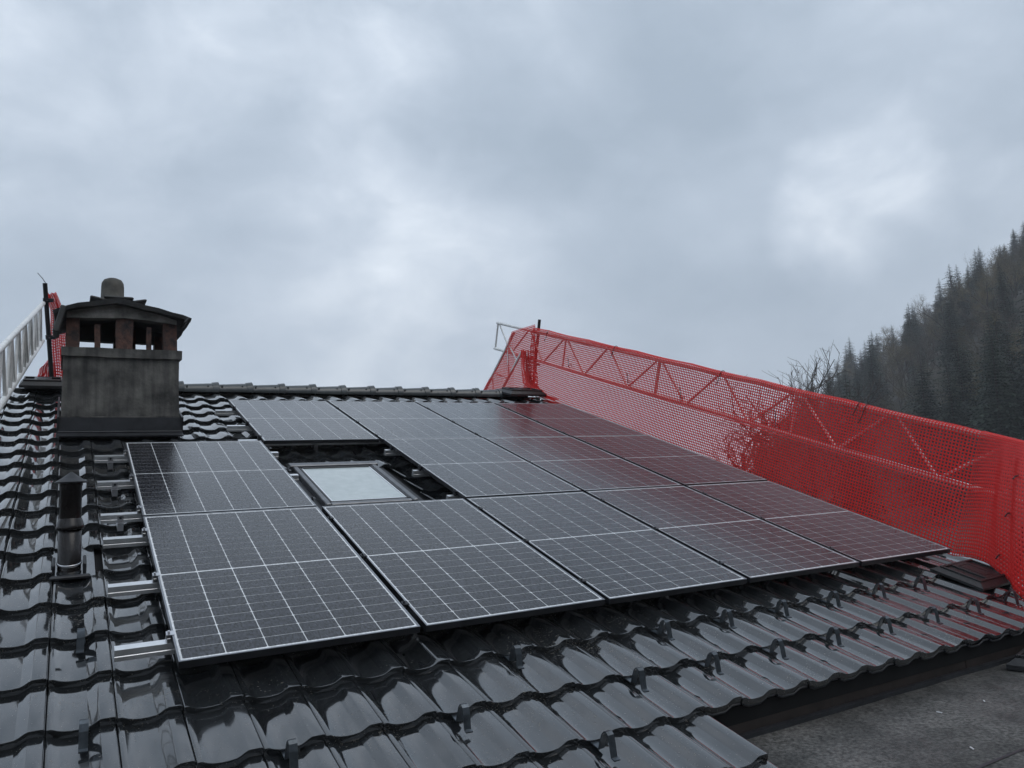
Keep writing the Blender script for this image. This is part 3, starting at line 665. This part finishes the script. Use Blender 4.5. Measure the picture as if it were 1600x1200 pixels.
# ------------------------------------------------------------------ red safety nets: every strand is geometry
def net_mesh(nu, nv, fn, ratio=.60, thick=.0022):
    """fn(s, t) in cells -> point; each cell is a ring of four quads round an open hole"""
    mb = MB(); V = []; idx = {}
    grid = [[fn(i, j) for i in range(nu + 1)] for j in range(nv + 1)]
    def vid(p): V.append(p); return len(V) - 1
    corner = [[vid(grid[j][i]) for i in range(nu + 1)] for j in range(nv + 1)]
    F = []
    for j in range(nv):
        for i in range(nu):
            p00, p10, p11, p01 = grid[j][i], grid[j][i + 1], grid[j + 1][i + 1], grid[j + 1][i]
            rt = ratio(i, j) if callable(ratio) else ratio; a = (1 - rt) / 2
            def bl(s, t): return (p00 * (1 - s) + p10 * s) * (1 - t) + (p01 * (1 - s) + p11 * s) * t
            q = [vid(bl(a, a)), vid(bl(1 - a, a)), vid(bl(1 - a, 1 - a)), vid(bl(a, 1 - a))]
            c = [corner[j][i], corner[j][i + 1], corner[j + 1][i + 1], corner[j + 1][i]]
            for k in range(4): F.append((c[k], c[(k + 1) % 4], q[(k + 1) % 4], q[k]))
    mb.v = [tuple(p) for p in V]; mb.f = F; mb.sm = [True] * len(F)
    return mb.mesh('safety_net', m_net)
CELL = .030
NT, NB = .952, -.135                      # top chord line and foot of the net, above the panel plane
net_len = int((7.35 + .15) / CELL); wrap = 5; hang = int((NT - NB) / CELL)
fold_n = 46
def net_front(i, j):
    # j counts from the back of the upper chord over its top and down to the tiles
    s = i * CELL; vv = 7.35 - s
    if j < wrap:
        a = math.pi * (1.15 * (1 - j / wrap)) - .15; du = -.030 * math.cos(a + 0) ; n_ = .925 + .030 * math.sin(a); uu = GU - du * -1 if False else GU - .030 * math.cos(a)
        t = 0
    else:
        t = (j - wrap) / hang; uu = GU - .030; n_ = .925 + (NB - .925) * t
        low = max(0, (t - .42) / .58)
        uu += -.02 * math.sin(math.pi * t) + .03 * low * math.sin(vv * 1.7) * .6 - .05 * low ** 2 + .012 * noise.noise(Vector((vv * 2.2, t * 3, 0)))
        if t < .46: uu = GU - .030 - .006 * math.sin(math.pi * t / .46)
        n_ += .012 * math.sin(vv * 2.9) * low
    sag = -.010 * abs(math.sin((vv - .35) / 1.095 * math.pi)) if j < wrap + 3 else 0
    if vv < .12:                           # gathered round the corner pole, the foot spreading towards the eave
        p = (0.12 - vv) / (fold_n * CELL)
        p = max(0, min(1, p)); tt = max(0, (j - wrap)) / hang
        top = Vector((GU - .03 - .05 * p, .12 - .55 * p, .925))
        foot = Vector((6.07 - .10 * p - .60 * p * p, .12 - .95 * p - .2 * p * p, NB + .07 * math.sin(p * 5) + .02 * p))
        mid = top.lerp(foot, tt ** (1 + .3 * p))
        mid.x += -.030 * math.cos(a) + .03 if j < wrap else .035 * math.sin(p * 26) * math.sin(math.pi * min(1, tt * 1.1)) * p - .10 * p * math.sin(math.pi * tt)
        if j < wrap: mid.z += n_ - .925
        mid.y += .03 * math.sin(p * 31 + 1) * tt * p
        return rw(*mid)
    return rw(uu, vv, n_ + sag)
nfo = obj('safety_net', net_mesh(net_len + fold_n - 4, wrap + hang, net_front, lambda i, j: 0.60 - .28 * max(0, min(1, (i - net_len + 8) / 14)))); nfo.modifiers.new('thickness', 'SOLIDIFY').thickness = .0025
tag(nfo, 'long red mesh safety net hung along the right roof verge', 'safety net', 'red safety nets')
# ties: short black wire tails on the net
for vv, n_, dn in ((6.9, .93, -.16), (6.2, .50, .14), (5.15, .93, -.15), (4.75, .5, .14), (3.1, .93, -.15), (3.7, .5, .14), (2.2, .5, .17), (1.2, .93, -.17), (1.28, .94, -.12)):
    mb = MB(); mb.tube([rw(GU - .036, vv, n_), rw(GU - .04, vv + .01, n_ + dn * .5), rw(GU - .05, vv + .03, n_ + dn)], .0035, 5); mb.build('cable_tie', m_blacksteel, nfo)
    mb = MB(); mb.tube([rw(GU - .031 * math.cos(a_), vv, n_ - .005 + .031 * math.sin(a_)) for a_ in [k_ / 8 * 2 * math.pi for k_ in range(9)]], .004, 5); mb.build('tie_loop', m_blacksteel, nfo)
for n_ in (.70, .40, .06):
    mb = MB(); mb.tube([rw(5.98, -.30, n_), rw(5.86, -.33, n_ + .005), rw(5.82, -.34, n_ - .01)], .006, 5); mb.build('wire_hook', m_blacksteel, nfo)
# net behind the ridge, stretched over the second girder
def net_back(i, j):
    y = 6.62 + i * CELL; t = j / 22
    top = 3.20 - max(0, y - 7.35) * .77 if y > 7.35 else 3.22 - .02 * (7.35 - y)
    z = top - j * CELL
    z = max(z, 2.02 - max(0, y - 6.7) * .49)
    return Vector((GU - .05 + .012 * math.sin(y * 5 + j * .2), y, z))
nbo = obj('safety_net', net_mesh(int(2.4 / CELL), 34, net_back)); nbo.modifiers.new('thickness', 'SOLIDIFY').thickness = .0025
tag(nbo, 'red safety net stretched down behind the right ridge end', 'safety net', 'red safety nets')
# bunched red net hanging behind the left pole
def bunch(label, pts, wid, depth, rows, seedv):
    rg = random.Random(seedv); pts = [Vector(p) for p in pts]; nseg = 40
    def c(t):
        f = t * (len(pts) - 1); k = min(int(f), len(pts) - 2); return pts[k].lerp(pts[k + 1], f - k)
    def fn(i, j):
        t = i / nseg; p = c(t); a = j / rows; w = wid[0] + (wid[1] - wid[0]) * t + .02 * math.sin(t * 9 + seedv)
        return p + Vector(((a - .5) * w, depth * math.sin(a * 17 + t * 4), .01 * math.sin(a * 9 + t * 13)))
    o = obj('safety_net', net_mesh(nseg, rows, fn, .45)); o.modifiers.new('thickness', 'SOLIDIFY').thickness = .003
    tag(o, label, 'safety net', 'red safety nets'); return o
lpb, lpt = rw(-.60, 7.25, -.08), rw(-.67, 7.3, 1.0)
bunch('bunched red net hanging between the left pole and the chimney', (lpt + Vector((.03, 0, -.05)), lpt + Vector((.10, .05, -.22)), lpb.lerp(lpt, .45) + Vector((.09, .05, 0)), lpb + Vector((.10, .02, .03))), (.10, .22), .05, 9, 1)
bunch('small red net heap at the foot of the left pole', (lpb + Vector((-.02, .05, .26)), lpb + Vector((-.05, .05, .14)), lpb + Vector((-.06, .04, .0))), (.04, .24), .05, 8, 4)
def gath(): 
    return bunch('twisted red net rope beside the right ridge pole', (rw(6.06, 7.45, .55), rw(6.04, 7.3, .25), rw(6.04, 7.15, .05), rw(6.1, 6.8, -.07), rw(6.14, 6.5, -.09)), (.10, .22), .05, 7, 2)
gath()
mb = MB(); mb.tube([lpt + Vector((-.10, 0, .18)), lpt + Vector((-.05, 0, .12)), lpt + Vector((.0, 0, .04))], .004, 5); mb.build('wire_tail', m_blacksteel, lp); 
for o in lp.children:
    if o.name.startswith('wire_tail'): o.location = -Vector(lp.location)

# ------------------------------------------------------------------ flat roof and house
fr = thing('flat_roof', 'flat grey bitumen felt roof below the eave', 'roof', (0, 0, FZ))
y = -.78; k = 0
FX0 = 2.27
while y > -7:
    mb = MB(); n_ = 40; rows = []
    for j, yy in enumerate((y + .06, y - .30, y - .62, y - .995)):
        rows.append([(FX0 + (9.5 - FX0) * i / n_, yy + .010 * noise.noise(Vector((i * .5, y, 1))), .004 - .0015 * k * 0 + (.005 if j == 0 else 0) + .005 * noise.noise(Vector((i * .7, yy * 2, 0)))) for i in range(n_ + 1)])
    mb.strip([r for r in rows[::-1]], True); mb.strip([[(p[0], p[1] + .001, p[2] - .006) for p in rows[-1]], rows[-1]], False)
    sm_ = MB(); sm_.strip([[(p[0], p[1] - .012 + .006 * noise.noise(Vector((p[0] * 6, y, 3))), p[2] + .0035) for p in rows[0]][::-1], [(p[0], p[1] + .008 + .008 * noise.noise(Vector((p[0] * 9, y, 7))), p[2] + .002) for p in rows[0]][::-1]], False)
    if k: sm_.build('bitumen_seam', m_blacksteel, fr)
    o = mb.build('felt_sheet', m_felt, fr, (0, 0, -.004 * 0 + .004 * (k % 2) * 0 - .0)); y -= .94; k += 1
mb = MB(); mb.box(((FX0 + 9.5) / 2, -3.6, -.09), (9.5 - FX0, 6.4, .16)); mb.build('slab', m_wood, fr)
mb = MB(); mb.box((FX0 - .015, -3.2, -.10), (.022, 5.2, .26)); mb.build('side_flashing', m_lead, fr)
for k_ in range(9):
    mb = MB(); a_ = random.uniform(0, 3); mb.box((0, 0, 0), (.028, .006, .004), M=Matrix.Rotation(a_, 3, 'Z'))
    t_ = mb.build('white_scrap', m_back, None, (random.uniform(3.0, 4.6), random.uniform(-2.3, -1.1), FZ + .012)); tag(t_, 'tiny pale scrap of debris lying on the grey felt roof', 'debris', 'scraps on the felt roof')
hw = thing('house_wall', 'pale rendered house walls below the tiled roof', 'building', (0, 0, GZ))
mb = MB(); mb.box((2.6, 4.0, (FZ - .2 - GZ) / 2 - .1), (UR - UL - .5, 9.0, FZ - GZ - .35)); mb.build('main_wall', m_wall, hw)
mb = MB(); mb.box((5.85, -3.6, (FZ - .2 - GZ) / 2 - .1), (7.0, 6.0, FZ - GZ - .35)); mb.build('annex_wall', m_wall, hw)

# ------------------------------------------------------------------ trees
def spruce_meshes(seedv, dense=1.0):
    rg = random.Random(seedv); H = 1.0; tr = MB(); tr.tube([(0, 0, 0), (0, 0, .5), (0, 0, .99)], [.013, .008, .001], 6)
    cr_ = MB(); levels = int(44 * dense)
    for l in range(levels):
        z = .10 + .89 * (l / (levels - 1)) ** .92; r = ((.215) * (1 - z) ** .72 + .006) * rg.uniform(.75, 1.15); nb = max(5, int(13 * (1 - z) + 5))
        a0 = rg.uniform(0, 6.28)
        for b in range(nb):
            a = a0 + b / nb * 6.283 + rg.uniform(-.25, .25); rr = r * rg.uniform(.62, 1.15); dx, dy = math.cos(a), math.sin(a); px_, py_ = -dy, dx
            droop = rg.uniform(.18, .42) * rr; lift = .10 * rr
            w = rr * rg.uniform(.16, .26); base = Vector((0, 0, z)); nseg = 4
            prev = None
            for k in range(nseg):
                t0, t1 = k / nseg, (k + 1) / nseg
                def pt(t): return base + Vector((dx, dy, 0)) * rr * t + Vector((0, 0, lift * t - droop * t * t + .25 * droop * t ** 4))
                p0, p1 = pt(t0), pt(t1); wv = w * (1.1 - .8 * t0)
                for sgn in (-1, 1):
                    tip = p0.lerp(p1, .9) + Vector((px_, py_, 0)) * sgn * wv + Vector((0, 0, -wv * rg.uniform(.25, .75)))
                    cr_.add([p0, p1, tip], [(0, 1, 2)])
                cr_.add([p0, p1 , p0.lerp(p1, .6) + Vector((rg.uniform(-.004, .004), rg.uniform(-.004, .004), -wv * rg.uniform(.4, .9)))], [(0, 1, 2)])
    return tr.mesh('trunk', m_bark), cr_.mesh('crown', m_spruce)
def bare_meshes(seedv, leafm, leaves, spread=.45):
    rg = random.Random(seedv); tr = MB(); tw = MB()
    def br(p, d, L, r, dep):
        n_ = 3; pts = [p]; q = p
        for k in range(n_):
            d = (d + Vector((rg.uniform(-.16, .16), rg.uniform(-.16, .16), rg.uniform(-.02, .12)))).normalized(); q = q + d * L / n_; pts.append(q)
        rr = [r * (1 - .45 * k / n_) for k in range(n_ + 1)]
        (tr if dep < 2 else tw).tube(pts, rr, 5 if dep < 2 else 3, caps=False)
        if dep >= 4: return
        nb = (5, 4, 4, 3)[dep]
        for b in range(nb):
            k = rg.uniform(.35, 1.0) if dep else .30 + .68 * b / nb
            f = k * n_; i = min(int(f), n_ - 1); s = pts[i].lerp(pts[i + 1], f - i)
            a = rg.uniform(0, 6.283); side = d.orthogonal().normalized(); side = Matrix.Rotation(a, 3, d) @ side
            nd = (d * rg.uniform(.5, .9) + side * rg.uniform(.5, .95) * (spread / .45) + Vector((0, 0, .15))).normalized()
            br(s, nd, L * rg.uniform(.45, .68), r * .51, dep + 1)
            if leaves and dep >= 2:
                for _ in range(leaves):  # fine leaves and buds
                    c_ = s + nd * L * rg.uniform(.1, .6) + Vector((rg.uniform(-1, 1), rg.uniform(-1, 1), rg.uniform(-1, 1))) * .035
                    e1 = Vector((rg.uniform(-1, 1), rg.uniform(-1, 1), rg.uniform(-1, 1))).normalized() * .0045; e2 = e1.orthogonal().normalized() * .003
                    tw.add([c_ - e1, c_ + e2, c_ + e1, c_ - e2], [(0, 1, 2, 3)])
    br(Vector((0, 0, 0)), Vector((0, 0, 1)), .62, .016, 0)
    return tr.mesh('trunk', m_bark), tw.mesh('crown', leafm)
SPR = [spruce_meshes(s) for s in (11, 12, 13)]
BARE = [bare_meshes(s, m_twig, 0) for s in (21, 22, 23)]
LAR = [bare_meshes(s, m_larch, 16, .40) for s in (31, 32, 33)]
KIND = {'spruce': (SPR, 'dark green spruce standing on the misty hillside', 'spruce_tree'), 'bare': (BARE, 'bare grey-brown deciduous tree on the misty hillside', 'bare_tree'), 'larch': (LAR, 'olive-brown autumn tree on the misty hillside', 'autumn_tree')}
def tree(kind, x, y, h, wide=1.0, label=None, z=None):
    prot, lab, nm = KIND[kind]; tm, cm = prot[rng.randrange(len(prot))]
    t = thing(nm, label or lab, 'tree', (x, y, (ground_z(x, y) if z is None else z) - .3), (rng.uniform(-.02, .02), rng.uniform(-.02, .02), rng.uniform(0, 6.28)), 'trees on the misty hillside')
    t.scale = (h * wide, h * wide, h); obj('trunk', tm, t); obj('crown', cm, t); return t
def place_px(px, dist):
    d = pixdir(px, 650); d.z = 0; d.normalize(); p = CAM_W + d * dist; return p.x, p.y
cnt = 0; placed = []
trg = random.Random(17)
for tries in range(6000):
    if cnt >= 270: break
    r_ = 125 + 330 * trg.random() ** 1.25; px_ = trg.uniform(1180, 1690); x_, y_ = place_px(px_, r_)
    if ground_z(x_, y_) < GZ + 2: continue
    gap = 3.6 + r_ * .012
    if any((x_ - a) ** 2 + (y_ - b) ** 2 < gap * gap for a, b in placed): continue
    placed.append((x_, y_)); cnt += 1
    q_ = trg.random(); kd = 'spruce' if q_ < .42 else ('bare' if q_ < .66 else 'larch')
    tree(kd, x_, y_, trg.uniform(15, 24) if kd == 'spruce' else trg.uniform(11, 17), trg.uniform(.85, 1.2) if kd == 'spruce' else trg.uniform(.9, 1.25))
# single trees the photograph shows
def tree_top(kind, px, py, dist, h, wide=1.0, label=None):
    x_, y_ = place_px(px, dist); d = pixdir(px, py); s_ = ((x_ - CAM_W.x) ** 2 + (y_ - CAM_W.y) ** 2) ** .5 / (d.x ** 2 + d.y ** 2) ** .5
    x_, y_ = CAM_W.x + d.x * s_, CAM_W.y + d.y * s_; return tree(kind, x_, y_, h if h else (CAM_W.z + d.z * s_ - ground_z(x_, y_)) * (1.22 if kind == 'bare' else 1), wide, label)
tree_top('spruce', 1500, 527, 150, None, 1.25, 'tall broad dark spruce at the foot of the hillside')
tree_top('spruce', 1432, 562, 140, None, 1.2, 'second broad dark spruce left of the tallest spruce')
tree_top('bare', 1292, 578, 95, None, 1.0, 'bare spreading tree left of the hillside above the net')
tree_top('spruce', 1322, 580, 100, None, .9, 'bushy conifer beside the bare tree above the net')
tree_top('bare', 1268, 596, 98, None, 1.0, 'small bare tree at the left end of the hillside')
tree_top('bare', 1105, 662, 70, None, 1.2, 'low bare tree seen through the red net, farther from the hillside')
tree_top('bare', 1150, 640, 75, None, 1.2, 'bare tree seen through the red net below the girder')
tree_top('spruce', 1190, 634, 80, None, 1.1, 'conifer seen through the red net near the hillside')

# ------------------------------------------------------------------ air: thin haze and the cloud bank on the mountain
def vol(name, density, aniso=.2, col_=(.93, .96, 1.0), noise_=None):
    M = bpy.data.materials.new(name); M.use_nodes = True; t = M.node_tree; t.nodes.remove(t.nodes['Principled BSDF'])
    v_ = N(t, 'ShaderNodeVolumePrincipled'); v_.inputs['Color'].default_value = (*col_, 1); v_.inputs['Density'].default_value = density; v_.inputs['Anisotropy'].default_value = aniso
    t.links.new(v_.outputs[0], t.nodes['Material Output'].inputs['Volume'])
    if noise_:
        tc_ = N(t, 'ShaderNodeTexCoord'); n = N(t, 'ShaderNodeTexNoise'); n.inputs['Scale'].default_value = noise_; n.inputs['Detail'].default_value = 3; t.links.new(tc_.outputs['Object'], n.inputs['Vector'])
        mr = N(t, 'ShaderNodeMapRange'); t.links.new(n.outputs['Fac'], mr.inputs[0]); mr.inputs[1].default_value = .35; mr.inputs[2].default_value = .65; mr.inputs[3].default_value = density * .15; mr.inputs[4].default_value = density * 1.6
        t.links.new(mr.outputs[0], v_.inputs['Density'])
    return M
mb = MB(); mb.box((0, 0, 120), (3000, 3000, 380)); hz = mb.build('haze', vol('haze_air', .0006)); tag(hz, None, None, kind='stuff')
